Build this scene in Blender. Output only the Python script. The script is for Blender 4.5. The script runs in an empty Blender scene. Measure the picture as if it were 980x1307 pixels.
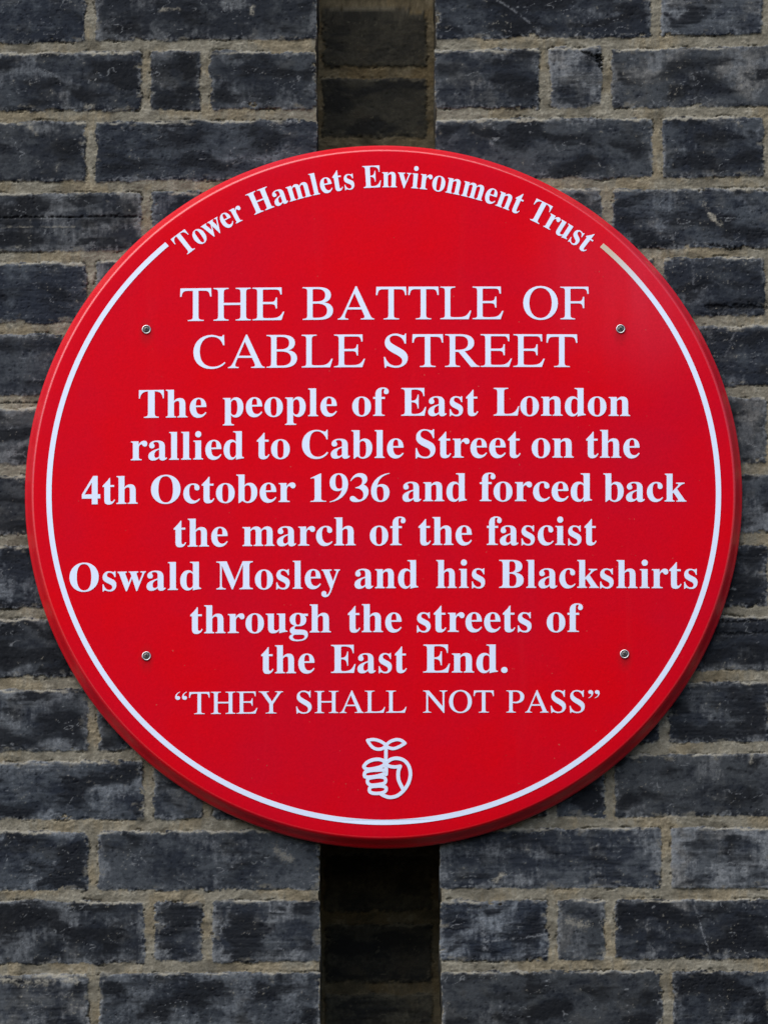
import bpy, math, random
import numpy as np
from mathutils import Matrix, Vector

random.seed(7)
SC = bpy.context.scene
COL = SC.collection

# ------------------------------------------------------------------ camera
# long lens, standing on the pavement about nine metres away, looking up 11 degrees
W0, H0 = 980.0, 1307.0            # size of the photograph that was measured
DIST, PITCH, ROLL = 9.0, math.radians(11.0), math.radians(0.30)
FPX = 11250.0                     # focal length in photograph pixels
AIM = np.array([0.0, 0.0, 3.2])   # the wall's plane is y = 0
look = np.array([0.0, math.cos(PITCH), math.sin(PITCH)])
up0 = np.array([0.0, -math.sin(PITCH), math.cos(PITCH)])
rt0 = np.array([1.0, 0.0, 0.0])
rt = math.cos(ROLL) * rt0 - math.sin(ROLL) * up0
up = math.sin(ROLL) * rt0 + math.cos(ROLL) * up0
CAMPOS = AIM - DIST * look
cam = bpy.data.cameras.new('camera')
cam.sensor_fit = 'HORIZONTAL'; cam.sensor_width = 36.0
cam.lens = 36.0 * FPX / W0
cam.clip_start = 0.1; cam.clip_end = 200.0
camo = bpy.data.objects.new('camera', cam); COL.objects.link(camo)
bk = -look
camo.matrix_world = Matrix(((rt[0], up[0], bk[0], CAMPOS[0]), (rt[1], up[1], bk[1], CAMPOS[1]),
                            (rt[2], up[2], bk[2], CAMPOS[2]), (0, 0, 0, 1)))
SC.camera = camo


def at(px, py, y=0.0):
    """measured photograph pixel -> (x, z) on the plane at depth y"""
    d = look + (px - W0 / 2) / FPX * rt - (py - H0 / 2) / FPX * up
    t = (y - CAMPOS[1]) / d[1]
    p = CAMPOS + t * d
    return p[0], p[2]


# ------------------------------------------------------------------ light
SUN_EL, SUN_AZ = math.radians(55.0), math.radians(-38.0)     # azimuth from straight in front of the wall, to the left
world = bpy.data.worlds.new("World"); SC.world = world
world.use_nodes = True
wn = world.node_tree; wn.nodes.clear()
sky = wn.nodes.new('ShaderNodeTexSky'); sky.sky_type = 'NISHITA'
sky.sun_disc = False
sky.sun_elevation = SUN_EL
sd = Vector((math.sin(SUN_AZ) * math.cos(SUN_EL), -math.cos(SUN_AZ) * math.cos(SUN_EL), math.sin(SUN_EL)))  # towards the sun
sky.sun_rotation = math.atan2(sd.x, sd.y)
sky.air_density = 1.0; sky.dust_density = 1.2; sky.ozone_density = 1.0
bg = wn.nodes.new('ShaderNodeBackground'); bg.inputs['Strength'].default_value = 0.055
wo = wn.nodes.new('ShaderNodeOutputWorld')
wn.links.new(sky.outputs[0], bg.inputs['Color']); wn.links.new(bg.outputs[0], wo.inputs['Surface'])
sl = bpy.data.lights.new('sun', 'SUN'); sl.energy = 1.5; sl.angle = math.radians(75.0); sl.color = (1.0, 0.985, 0.96)
so = bpy.data.objects.new('sun', sl); COL.objects.link(so)
so.rotation_euler = sd.to_track_quat('Z', 'Y').to_euler()
so.location = (sd.x * 6, sd.y * 6, 3.2 + sd.z * 6)
SC.view_settings.view_transform = 'Standard'; SC.view_settings.look = 'None'
SC.view_settings.exposure = 1.40; SC.view_settings.gamma = 1.0
SC.view_settings.use_curve_mapping = False


# ------------------------------------------------------------------ helpers
def thing(name, label, cat, loc):
    o = bpy.data.objects.new(name, None); COL.objects.link(o)
    o.location = loc; o['label'] = label; o['category'] = cat
    o.empty_display_size = 0.05
    return o


def link(name, me, mat, parent):
    """a mesh in world coordinates becomes one part of its thing"""
    o = bpy.data.objects.new(name, me); COL.objects.link(o)
    if mat is not None:
        me.materials.clear(); me.materials.append(mat)
    if parent is not None:
        o.parent = parent
        base = Vector((0, 0, 0)); p = parent
        while p is not None:
            base += p.location; p = p.parent
        me.transform(Matrix.Translation(-base))
    return o


def mesh_np(name, V, F, smooth=True):
    me = bpy.data.meshes.new(name)
    V = np.asarray(V, np.float32); F = np.asarray(F, np.int32)
    me.vertices.add(len(V)); me.vertices.foreach_set('co', V.ravel())
    n, k = F.shape
    me.loops.add(n * k); me.loops.foreach_set('vertex_index', F.ravel())
    me.polygons.add(n); me.polygons.foreach_set('loop_start', np.arange(0, n * k, k, dtype=np.int32))
    me.polygons.foreach_set('use_smooth', np.full(n, smooth, dtype=bool))
    me.update(calc_edges=True)
    return me


def node_mat(name):
    m = bpy.data.materials.new(name); m.use_nodes = True
    nt = m.node_tree
    return m, nt, nt.nodes['Principled BSDF']


def ramp(nt, fac, stops):
    r = nt.nodes.new('ShaderNodeValToRGB')
    e = r.color_ramp.elements
    while len(e) < len(stops): e.new(0.5)
    for el, (p, c) in zip(e, stops):
        el.position = p; el.color = (c[0], c[1], c[2], 1) if hasattr(c, '__len__') else (c, c, c, 1)
    nt.links.new(fac, r.inputs[0])
    return r.outputs[0]


def noise(nt, co, scale, detail=4, rough=0.55, dist=0.0):
    n = nt.nodes.new('ShaderNodeTexNoise'); n.inputs['Scale'].default_value = scale
    n.inputs['Detail'].default_value = detail; n.inputs['Roughness'].default_value = rough
    n.inputs['Distortion'].default_value = dist
    nt.links.new(co, n.inputs['Vector'])
    return n.outputs['Fac']


def mixc(nt, fac, a, b, mode='MIX'):
    m = nt.nodes.new('ShaderNodeMix'); m.data_type = 'RGBA'; m.blend_type = mode
    for s, v in ((m.inputs[0], fac), (m.inputs[6], a), (m.inputs[7], b)):
        if hasattr(v, 'links'): nt.links.new(v, s)
        elif hasattr(v, '__len__'): s.default_value = (v[0], v[1], v[2], 1)
        else: s.default_value = v
    return m.outputs[2]


FACE_Y = -0.022                       # front of the plaque at its shoulder
PC = at(489.2, 627.2, FACE_Y)         # centre of the disc
SCREWS = [(187, 421.5), (791.8, 420.8), (187, 838.5), (796.8, 836)]
# ------------------------------------------------------------------ materials
def wall_material():
    m, nt, p = node_mat('weathered_brick_and_mortar')
    tc = nt.nodes.new('ShaderNodeTexCoord').outputs['Object']
    at_ = nt.nodes.new('ShaderNodeAttribute'); at_.attribute_name = 'surface'
    ar = nt.nodes.new('ShaderNodeAttribute'); ar.attribute_name = 'mortar'
    g = ramp(nt, noise(nt, tc, 900, 3, 0.7), ((0.25, 0.72), (0.75, 1.28)))
    c = mixc(nt, 1.0, at_.outputs['Color'], g, 'MULTIPLY')
    nt.links.new(c, p.inputs['Base Color'])
    r = ramp(nt, ar.outputs['Fac'], ((0.0, 0.58), (1.0, 0.95)))
    nt.links.new(r, p.inputs['Roughness'])
    p.inputs['Specular IOR Level'].default_value = 0.12
    b = nt.nodes.new('ShaderNodeBump'); b.inputs['Strength'].default_value = 0.20; b.inputs['Distance'].default_value = 0.0005
    nt.links.new(noise(nt, tc, 520, 5, 0.65), b.inputs['Height'])
    nt.links.new(b.outputs[0], p.inputs['Normal'])
    return m


def red_material():
    m, nt, p = node_mat('red_gloss_enamel')
    tc = nt.nodes.new('ShaderNodeTexCoord').outputs['Object']
    f = ramp(nt, noise(nt, tc, 6, 5, 0.6), ((0.35, 0.0), (0.7, 1.0)))
    c = mixc(nt, f, (0.68, 0.0006, 0.0065), (0.58, 0.0022, 0.016))
    mp = nt.nodes.new('ShaderNodeMapping'); mp.inputs['Scale'].default_value = (40, 40, 2.5)
    nt.links.new(tc, mp.inputs['Vector'])
    st = ramp(nt, noise(nt, mp.outputs[0], 1.0, 4, 0.6), ((0.6, 0.0), (0.85, 0.06)))       # faint rain streaks
    c = mixc(nt, st, c, (0.60, 0.05, 0.07))
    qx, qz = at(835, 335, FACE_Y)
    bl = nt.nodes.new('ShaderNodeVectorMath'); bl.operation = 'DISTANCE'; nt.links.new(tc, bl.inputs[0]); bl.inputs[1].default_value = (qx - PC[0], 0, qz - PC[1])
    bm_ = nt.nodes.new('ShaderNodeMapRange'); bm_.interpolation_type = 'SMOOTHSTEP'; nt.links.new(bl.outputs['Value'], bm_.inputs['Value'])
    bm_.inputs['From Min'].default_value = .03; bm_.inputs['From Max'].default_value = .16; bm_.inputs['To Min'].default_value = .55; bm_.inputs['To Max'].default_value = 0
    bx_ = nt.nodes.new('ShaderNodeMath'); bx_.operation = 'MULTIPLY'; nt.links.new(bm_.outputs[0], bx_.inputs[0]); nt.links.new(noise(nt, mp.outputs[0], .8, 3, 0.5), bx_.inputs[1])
    c = mixc(nt, bx_.outputs[0], c, (0.60, 0.045, 0.085))                                  # pinkish sky reflection painted into the face at upper right
    sp = ramp(nt, noise(nt, tc, 240, 2, 0.5), ((0.755, 0.0), (0.80, 0.35)))               # a few grit specks
    c = mixc(nt, sp, c, (0.42, 0.20, 0.14))
    gr = ramp(nt, noise(nt, tc, 420, 3, 0.7), ((0.25, 0.90), (0.75, 1.08)))                # grain of the paint
    c = mixc(nt, 1.0, c, gr, 'MULTIPLY')
    grime = noise(nt, tc, 160, 4, 0.6)
    for sx, sy in SCREWS:                                                                  # a little grime round each fixing, run down below it
        qx, qz = at(sx, sy, FACE_Y); qx -= PC[0]; qz -= PC[1]
        vs = nt.nodes.new('ShaderNodeVectorMath'); vs.operation = 'SUBTRACT'; nt.links.new(tc, vs.inputs[0]); vs.inputs[1].default_value = (qx, 0, qz - .003)
        vm = nt.nodes.new('ShaderNodeVectorMath'); vm.operation = 'MULTIPLY'; nt.links.new(vs.outputs[0], vm.inputs[0]); vm.inputs[1].default_value = (1.5, 0, .8)
        vl = nt.nodes.new('ShaderNodeVectorMath'); vl.operation = 'LENGTH'; nt.links.new(vm.outputs[0], vl.inputs[0])
        mr = nt.nodes.new('ShaderNodeMapRange'); nt.links.new(vl.outputs['Value'], mr.inputs['Value'])
        mr.inputs['From Min'].default_value = .006; mr.inputs['From Max'].default_value = .014
        mr.inputs['To Min'].default_value = .55; mr.inputs['To Max'].default_value = 0
        ml = nt.nodes.new('ShaderNodeMath'); ml.operation = 'MULTIPLY'; nt.links.new(mr.outputs[0], ml.inputs[0]); nt.links.new(grime, ml.inputs[1])
        c = mixc(nt, ml.outputs[0], c, (0.22, 0.012, 0.018))
    nt.links.new(c, p.inputs['Base Color'])
    sep = nt.nodes.new('ShaderNodeSeparateXYZ'); nt.links.new(tc, sep.inputs[0])
    cmb = nt.nodes.new('ShaderNodeCombineXYZ'); nt.links.new(sep.outputs[0], cmb.inputs[0]); nt.links.new(sep.outputs[2], cmb.inputs[1])
    ln = nt.nodes.new('ShaderNodeVectorMath'); ln.operation = 'LENGTH'; nt.links.new(cmb.outputs[0], ln.inputs[0])
    rim = nt.nodes.new('ShaderNodeMapRange'); rim.inputs['From Min'].default_value = 0.3560; rim.inputs['From Max'].default_value = 0.3572
    nt.links.new(ln.outputs['Value'], rim.inputs['Value'])                                # the face is dulled by weather, the rolled rim still glossy
    dull = ramp(nt, noise(nt, tc, 30, 5, 0.6), ((0.3, 0.36), (0.75, 0.5)))
    nt.links.new(mixc(nt, rim.outputs[0], dull, (0.33, 0.33, 0.33)), p.inputs['Roughness'])
    nt.links.new(mixc(nt, rim.outputs[0], (0.03, 0.03, 0.03), (0.9, 0.9, 0.9)), p.inputs['Specular IOR Level'])
    b = nt.nodes.new('ShaderNodeBump'); b.inputs['Strength'].default_value = 0.30; b.inputs['Distance'].default_value = 0.0004
    nt.links.new(noise(nt, tc, 260, 3, 0.5), b.inputs['Height'])
    nt.links.new(b.outputs[0], p.inputs['Normal'])
    return m


def white_material():
    m, nt, p = node_mat('white_enamel_lettering')
    tc = nt.nodes.new('ShaderNodeTexCoord').outputs['Object']
    f = noise(nt, tc, 45, 5, 0.65)
    c = mixc(nt, ramp(nt, f, ((0.45, 0.0), (0.75, 0.5))), (0.73, 0.80, 0.97), (0.66, 0.71, 0.83))
    nt.links.new(c, p.inputs['Base Color'])
    p.inputs['Roughness'].default_value = 0.45; p.inputs['Specular IOR Level'].default_value = 0.2
    return m


def worn_line_material():
    """the border line: white, browned and rubbed at its right-hand end"""
    m = white_material(); m.name = 'worn_white_line'; nt = m.node_tree; p = nt.nodes['Principled BSDF']
    old = p.inputs['Base Color'].links[0].from_socket
    tc = nt.nodes.new('ShaderNodeTexCoord').outputs['Object']
    qx, qz = at(769, 316, FACE_Y)
    vs = nt.nodes.new('ShaderNodeVectorMath'); vs.operation = 'DISTANCE'; nt.links.new(tc, vs.inputs[0]); vs.inputs[1].default_value = (qx - PC[0], -.004, qz - PC[1])
    mr = nt.nodes.new('ShaderNodeMapRange'); nt.links.new(vs.outputs['Value'], mr.inputs['Value'])
    mr.inputs['From Min'].default_value = .008; mr.inputs['From Max'].default_value = .07; mr.inputs['To Min'].default_value = 1; mr.inputs['To Max'].default_value = 0
    c = mixc(nt, mr.outputs[0], old, (0.60, 0.48, 0.36)); nt.links.new(c, p.inputs['Base Color'])
    return m


def metal_material(name, col, rough):
    m, nt, p = node_mat(name)
    tc = nt.nodes.new('ShaderNodeTexCoord').outputs['Object']
    c = mixc(nt, ramp(nt, noise(nt, tc, 700, 4, 0.6), ((0.35, 0.0), (0.7, 1.0))), col, tuple(v * 0.55 for v in col))
    nt.links.new(c, p.inputs['Base Color'])
    p.inputs['Metallic'].default_value = 1.0; p.inputs['Roughness'].default_value = rough
    return m


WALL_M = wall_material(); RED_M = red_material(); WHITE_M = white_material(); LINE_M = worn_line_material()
STEEL_M = metal_material('dull_steel', (0.72, 0.70, 0.69), 0.30)
DARK_M = metal_material('tarnished_steel', (0.20, 0.18, 0.17), 0.55)
HOLE_M, _nt, _p = node_mat('dark_drive_slot'); _p.inputs['Base Color'].default_value = (0.012, 0.010, 0.010, 1); _p.inputs['Roughness'].default_value = 0.8  # near-black colour for the cross-shaped drive recess

# ------------------------------------------------------------------ noise on arrays
_tab = {}


def perlin(x, z, seed):
    if seed not in _tab:
        r = np.random.default_rng(seed); a = r.random(65536, dtype=np.float32) * 2 * np.pi
        _tab[seed] = (np.cos(a).astype(np.float32), np.sin(a).astype(np.float32))
    gx, gz = _tab[seed]
    xi = np.floor(x); zi = np.floor(z)
    fx = (x - xi).astype(np.float32); fz = (z - zi).astype(np.float32)
    xi = xi.astype(np.int32) & 255; zi = zi.astype(np.int32) & 255
    x1 = (xi + 1) & 255; z1 = (zi + 1) & 255
    def g(a, b, dx, dz):
        i = a * 256 + b
        return gx[i] * dx + gz[i] * dz
    u = fx * fx * fx * (fx * (fx * 6 - 15) + 10); v = fz * fz * fz * (fz * (fz * 6 - 15) + 10)
    a = g(xi, zi, fx, fz); b = g(x1, zi, fx - 1, fz); c = g(xi, z1, fx, fz - 1); d = g(x1, z1, fx - 1, fz - 1)
    return (a + u * (b - a) + v * (c - a + u * (a - b - c + d))) * 1.4


def fbm(X, Z, sx, sz, seed, octs=4, gain=0.55):
    """X, Z in mm; roughly -1..1"""
    s = 0; amp = 1.0; tot = 0; fx = 1.0 / sx; fz = 1.0 / sz
    for i in range(octs):
        s = s + amp * perlin(X * fx + 17.3 * i, Z * fz + 9.1 * i, seed + i * 101)
        tot += amp; amp *= gain; fx *= 2.03; fz *= 2.03
    s = s / tot
    return s * np.float32(.5 / max(float(s.std()), 1e-4))      # standard deviation one half


def sm(a, b, x):
    t = np.clip((x - a) / (b - a), 0, 1)
    return t * t * (3 - 2 * t)


def lerp(a, b, t):
    return a + (b - a) * t[..., None]


# ------------------------------------------------------------------ the brick wall
JL = [60, 148, 238, 328, 419, 512, 600, 690, 782, 873, 965, 1054, 1144, 1237]      # bed joints at x = 30
JR = [52, 142, 232, 322, 409, 500, 598, 688, 780, 863, 955, 1049, 1141, 1232]      # and at x = 930
NUP, NDN = 4, 5
for k in range(NUP): JL.insert(0, JL[0] - 90.3); JR.insert(0, JR[0] - 90.3)
for k in range(NDN): JL.append(JL[-1] + 91.5); JR.append(JR[-1] + 91.5)
xa, _ = at(30, 650); xb, _ = at(930, 650)
ZL = [at(30, y)[1] for y in JL]; ZR = [at(930, y)[1] for y in JR]
RX0, RX1 = at(406.5, 650)[0], at(559, 650)[0]                                       # the slot's two arrises
DEPTH = 0.165


def bed(k, x):
    return ZL[k] + (ZR[k] - ZL[k]) * (x - xa) / (xb - xa)


def perp(row):
    """vertical joints of a course, in photograph pixels at its middle"""
    s = (row - 0) / 14.0
    if row % 2 == 0:
        left = [-322 + 3 * s, -30 + 3 * s, 115 + 5 * s]
        right = [837 + 15 * s, 979 + 12 * s, 1272]
    else:
        left = [-249, -106, 186 + 5 * s, 262 + 3 * s]
        right = [694 + 12 * s, 774 + 5 * s, 1067, 1210]
    return left, right


def axis(lo, hi, flo, fhi, fine, coarse):
    parts = []
    if lo < flo: parts.append(np.arange(lo, flo, coarse))
    parts.append(np.arange(max(lo, flo), min(hi, fhi), fine))
    if hi > fhi: parts.append(np.arange(fhi, hi, coarse))
    a = np.concatenate(parts)
    a = a[a < hi - fine * 0.4]
    return np.append(a, hi)


WX, WZ0, WZ1 = 0.78, AIM[2] - 0.80, AIM[2] + 0.76
FZ0, FZ1 = AIM[2] - 0.56, AIM[2] + 0.56
rng = np.random.default_rng(11)


def brick_fields(xs, zs, bricks, joint, tone, marks, seed):
    """height (metres towards the street), colour and mortar mask for a patch of brickwork"""
    X, Z = np.meshgrid(xs * 1000, (zs - AIM[2]) * 1000)
    X = X.astype(np.float32); Z = Z.astype(np.float32)
    e1 = fbm(X, Z, 26, 17, seed + 1, 4, .6) * 1.45 + fbm(X, Z, 3.6, 3.2, seed + 2, 3, 0.65) * .70     # ragged arrises
    e1 = e1 - sm(.75, 1.25, fbm(X, Z, 24, 16, seed + 3, 4, .6)) * 4.2                             # broken corners and lost edges
    D = np.full(X.shape, -99, np.float32); ID = np.zeros(X.shape, np.int32)
    TOP = np.full(X.shape, 99, np.float32); BOT = np.full(X.shape, 99, np.float32); TILT = np.zeros(X.shape, np.float32)
    SEM = np.full(X.shape, 99, np.float32)
    for n, (x0, x1, k, zt, zb) in enumerate(bricks):
        i0, i1 = np.searchsorted(xs, (x0 - .004, x1 + .004))
        zc = [zb(x0), zb(x1), zt(x0), zt(x1)]
        j0, j1 = np.searchsorted(zs, (min(zc) - .004, max(zc) + .004))
        if i1 <= i0 or j1 <= j0: continue
        w = (slice(j0, j1), slice(i0, i1)); Xw, Zw = X[w], Z[w]
        xm = xs[i0:i1]
        T = ((zt(xm) - AIM[2]) * 1000)[None, :] - joint[1] * rng.uniform(.85, 1.15) - Zw
        B = Zw - ((zb(xm) - AIM[2]) * 1000)[None, :] - joint[1] * rng.uniform(.85, 1.15)
        L = Xw - x0 * 1000; R = x1 * 1000 - Xw
        rad = 3.0
        qx = np.maximum(rad - np.minimum(L, R), 0); qz = np.maximum(rad - np.minimum(T, B), 0)
        d = np.where((qx > 0) & (qz > 0), rad - np.sqrt(qx * qx + qz * qz), np.minimum(np.minimum(L, R), np.minimum(T, B)))
        d = d + e1[w] * rng.uniform(.75, 1.25)
        hit = d > D[w]
        for A, v in ((D, d), (TOP, T), (BOT, B), (SEM, np.minimum(L, R))):
            A[w] = np.where(hit, v, A[w])
        ID[w] = np.where(hit, n + 1, ID[w])
        u = (Xw - (x0 + x1) * 500) / 115.0; vv = (T - B) / 60.0
        TILT[w] = np.where(hit, rng.normal(0, .45) + rng.normal(0, .5) * u + rng.normal(0, .5) * vv, TILT[w])
    nb = len(bricks) + 1
    P = rng.random((nb, 8)).astype(np.float32)
    M = sm(-0.55, 0.55, D)                        # 1 on brick, 0 on mortar
    big = fbm(X, Z, 60, 40, seed + 10, 3, .45); mid = fbm(X, Z, 17, 14, seed + 20, 5, .6)
    fine = fbm(X, Z, 4.5, 4.0, seed + 30, 4, .65); grit = fbm(X, Z, 2.1, 2.1, seed + 40, 2, .7)
    vert = fbm(X, Z, 5, 30, seed + 50, 4, .6); horz = fbm(X, Z, 48, 4.2, seed + 60, 4, .6)
    wx = X + mid * 7; wz = Z + big * 7
    film = fbm(wx, wz, 44, 30, seed + 70, 4, .44); soot = fbm(wx, wz, 58, 24, seed + 80, 4, .45)
    patch = fbm(X, Z, 40, 40, seed + 90, 3)
    # ---- brick colour
    p = P[ID]
    c_dark = np.array(tone['dark'], np.float32); c_mid = np.array(tone['mid'], np.float32)
    c_film = np.array(tone['film'], np.float32); c_soot = np.array(tone['soot'], np.float32)
    c_lime = np.array(tone['lime'], np.float32)
    C = lerp(c_dark, c_mid, sm(-.60, .75, big * .55 + mid * .55 + fine * .16 + horz * .22 + (p[..., 0] - .5) * .9))
    rim_ = sm(13, 1, D + mid * 5 + fine * 2)
    f = sm(-.25, 1.15, film * .95 + rim_ * .42 - .12 + vert * .28 + fine * .20 + (p[..., 1] - .62) * 1.1) * .9
    f = f * (.62 + .38 * sm(-.5, .4, fbm(X, Z, 3.0, 3.4, seed + 190, 3, .75) + vert * .3))
    C = lerp(C, c_film, f)
    C = lerp(C, c_soot, sm(-.30, .80, soot * 1.0 + horz * .22 + mid * .15 + (p[..., 2] - .42) * .8 - rim_ * .40) * .92)
    warm = sm(.2, 1.0, patch + mid * .5 + (p[..., 5] - .6)) * .30
    C = lerp(C, C * np.array([1.25, 1.05, .82], np.float32), warm)
    C = C * ((1 + .13 * fine + .05 * grit) * (.74 + .55 * P[ID][..., 6]))[..., None]
    C = lerp(C, C * np.array([.95, 1.0, 1.07], np.float32), sm(.3, .9, P[ID][..., 7]))
    # lime and worn arrises, small chips, scratches
    edge = sm(5.5, .0, D + mid * 2.4) * sm(-.15, .8, fine * .8 + mid * .5 + patch * .4)
    C = lerp(C, c_film * 1.35, edge * .8)
    smear = sm(6.5, 1.0, D + mid * 3.5 + fine * 1.5) * sm(.45, .95, fbm(X, Z, 30, 14, seed + 105, 4, .6) + fine * .25)
    C = lerp(C, c_lime * .55, smear * .7)
    ledge = sm(2.4, .2, np.abs(TOP - 1.0 + mid * 1.8 + fine * .8)) * sm(-.25, .45, fbm(X, Z, 50, 14, seed + 110, 4) + (p[..., 3] - .5) * .8)
    C = lerp(C, c_lime * 1.2, ledge * .85)
    chips = sm(.80, 1.02, grit * .38 + fine * .55 + .22 * mid + (p[..., 4] - .5) * .3) * sm(-.2, .5, patch + mid * .5)
    C = lerp(C, c_lime * .9, chips * .5)
    scr = sm(.035, .0, np.abs(fbm(X + Z * .35, Z - X * .2, 60, 26, seed + 120, 3))) * sm(.35, .8, fbm(X, Z, 26, 26, seed + 130, 3) + fine * .4)
    scr2 = sm(.03, .0, np.abs(fbm(X * .6 - Z, Z + X * .5, 40, 34, seed + 140, 3))) * sm(.4, .9, fbm(X, Z, 22, 22, seed + 150, 3) + fine * .4)
    C = lerp(C, c_film * 1.5, np.clip(scr + scr2, 0, 1) * .62)
    pit = sm(.75, 1.15, -grit * .5 - fine * .6 - .2 * mid)
    C = lerp(C, c_soot, pit * .6)
    # ---- mortar colour
    mg = fbm(X, Z, 1.9, 1.9, seed + 160, 3, .7)
    c_mo = np.array(tone['mortar'], np.float32); c_ml = np.array(tone['mortar_light'], np.float32); c_md = np.array(tone['mortar_dark'], np.float32)
    Mo = lerp(np.broadcast_to(c_mo, C.shape), c_ml, sm(-.1, 1.0, mid * .6 + fine * .35 + horz * .4) * .7)
    Mo = lerp(Mo, c_md, sm(.0, .95, patch * .4 - mid * .4 + mg * .3 - vert * .2) * .7)
    Mo = lerp(Mo, c_ml * 1.2, sm(.55, .95, fine * .6 + grit * .4 + mid * .2) * .35)
    Mo = lerp(Mo, Mo * np.array([1.04, .96, .84], np.float32), sm(-.2, .7, big + vert * .3))
    stain = sm(.35, .95, fbm(X, Z, 38, 20, seed + 180, 4, .55) + fine * .2)
    Mo = lerp(Mo, c_md * .75, stain * .6)
    Mo = Mo * (1 + .13 * mg + .08 * fine)[..., None]
    crack = sm(1.0, .2, np.abs(D + .9 + fine * .5)) * sm(.15, .75, fbm(X, Z, 26, 9, seed + 170, 4, .6))
    Mo = lerp(Mo, c_md * .4, crack * .75)
    # ---- height in mm
    hb = TILT * .6 - .55 * sm(3.5, -.3, D) + .16 * mid + .10 * fine + .05 * grit + .22 * horz * sm(.4, .9, p[..., 6]) - pit * .5 - chips * .15
    drag = sm(.04, .0, np.abs(horz - .15)) * sm(.70, .85, p[..., 7])
    hb = hb - drag * .7
    C = lerp(C, c_soot, drag * .4)
    hm = -1.15 + .50 * mid + .26 * fine + .17 * mg - crack * 1.8 - .4 * stain
    Hh = hb * M + hm * (1 - M)
    Cc = lerp(Mo, C, M)
    # ---- marks seen on particular bricks
    for kind, pts, wid, strength in marks:
        for (ax, az), (bx, bz) in zip(pts[:-1], pts[1:]):
            x_lo, x_hi = min(ax, bx) - 12, max(ax, bx) + 12; z_lo, z_hi = min(az, bz) - 12, max(az, bz) + 12
            i0, i1 = np.searchsorted(xs * 1000, (x_lo, x_hi)); j0, j1 = np.searchsorted((zs - AIM[2]) * 1000, (z_lo, z_hi))
            if i1 <= i0 or j1 <= j0: continue
            w = (slice(j0, j1), slice(i0, i1)); Xw = X[w] + mid[w] * 1.2 + fine[w] * .6; Zw = Z[w] + big[w] * .8 + fine[w] * .7
            dx, dz = bx - ax, bz - az; L2 = dx * dx + dz * dz + 1e-6
            t = np.clip(((Xw - ax) * dx + (Zw - az) * dz) / L2, 0, 1)
            dist = np.hypot(Xw - ax - t * dx, Zw - az - t * dz)
            mk = sm(wid * 1.3, wid * .1, dist + fine[w] * wid * .8 + grit[w] * wid * .3) * strength
            if kind == 'lime': mk = mk * sm(-.9, .6, mid[w] + fine[w] * .6) * .85
            if kind == 'lime': Cc[w] = lerp(Cc[w], c_lime * 1.35, mk); Hh[w] += mk * .25
            elif kind == 'chalk': Cc[w] = lerp(Cc[w], np.array([.20, .205, .215], np.float32), mk * sm(-.7, .5, fine[w] + mid[w] * .4))
            elif kind == 'hole': Cc[w] = lerp(Cc[w], c_soot * .4, mk); Hh[w] -= mk * 3.5
            else: Cc[w] = lerp(Cc[w], c_soot * .6, mk); Hh[w] -= mk * 1.5
    return Hh * .001, np.clip(Cc, 0.002, .8), 1 - M


def sheet(name, xs, zs, y0, Hh, Cc, Mo, back, skirts, mat, parent, edge=0):
    """a displaced masonry face with its returns running back to y = back"""
    nx, nz = len(xs), len(zs)
    X, Z = np.meshgrid(xs, zs)
    if edge:                                     # the brick ends at the slot are not ruler-straight
        e = xs[-1] if edge > 0 else xs[0]
        col = Mo[:, -3 if edge > 0 else 2]
        z1 = ((zs - AIM[2]) * 1000).astype(np.float32)[None, :]
        wob = fbm(z1 * 0 + 5, z1, 40, 60, 31 + edge, 4, .55)[0] * 1.1 + fbm(z1 * 0 + 9, z1, 4, 4, 57 + edge, 3, .6)[0] * .45
        wob = (wob + 1.3 * col) * .001
        X = X - edge * wob[:, None] * np.clip(1 - np.abs(X - e) / .012, 0, 1) ** 2
    V = np.stack([X, y0 - Hh, Z], -1).reshape(-1, 3)
    idx = np.arange(nx * nz).reshape(nz, nx)
    F = np.stack([idx[:-1, :-1], idx[:-1, 1:], idx[1:, 1:], idx[1:, :-1]], -1).reshape(-1, 4)
    col = Cc.reshape(-1, 3); mo = Mo.reshape(-1)
    Vs, Fs, Cs, Ms = [V], [F], [col], [mo]
    n = len(V)
    for side in skirts:
        e = {'l': idx[::-1, 0], 'r': idx[:, -1], 'b': idx[0, :], 't': idx[-1, ::-1]}[side]
        steps = 24
        base = V[e]; blk = []
        for s in range(steps + 1):
            q = base.copy(); q[:, 1] = base[:, 1] + (back - base[:, 1]) * s / steps
            blk.append(q)
        m = len(e)
        ii = np.arange(m * (steps + 1)).reshape(steps + 1, m) + n
        Fs.append(np.stack([ii[1:, :-1], ii[1:, 1:], ii[:-1, 1:], ii[:-1, :-1]], -1).reshape(-1, 4))
        Vs.append(np.concatenate(blk)); Cs.append(np.tile(col[e], (steps + 1, 1))); Ms.append(np.tile(mo[e], steps + 1))
        n += m * (steps + 1)
    me = mesh_np(name, np.concatenate(Vs), np.concatenate(Fs))
    C = np.concatenate(Cs); C4 = np.concatenate([C, np.ones((len(C), 1), np.float32)], 1).astype(np.float32)
    a = me.attributes.new('surface', 'FLOAT_COLOR', 'POINT'); a.data.foreach_set('color', C4.ravel())
    b = me.attributes.new('mortar', 'FLOAT', 'POINT'); b.data.foreach_set('value', np.concatenate(Ms).astype(np.float32))
    return link(name, me, mat, parent)


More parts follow.
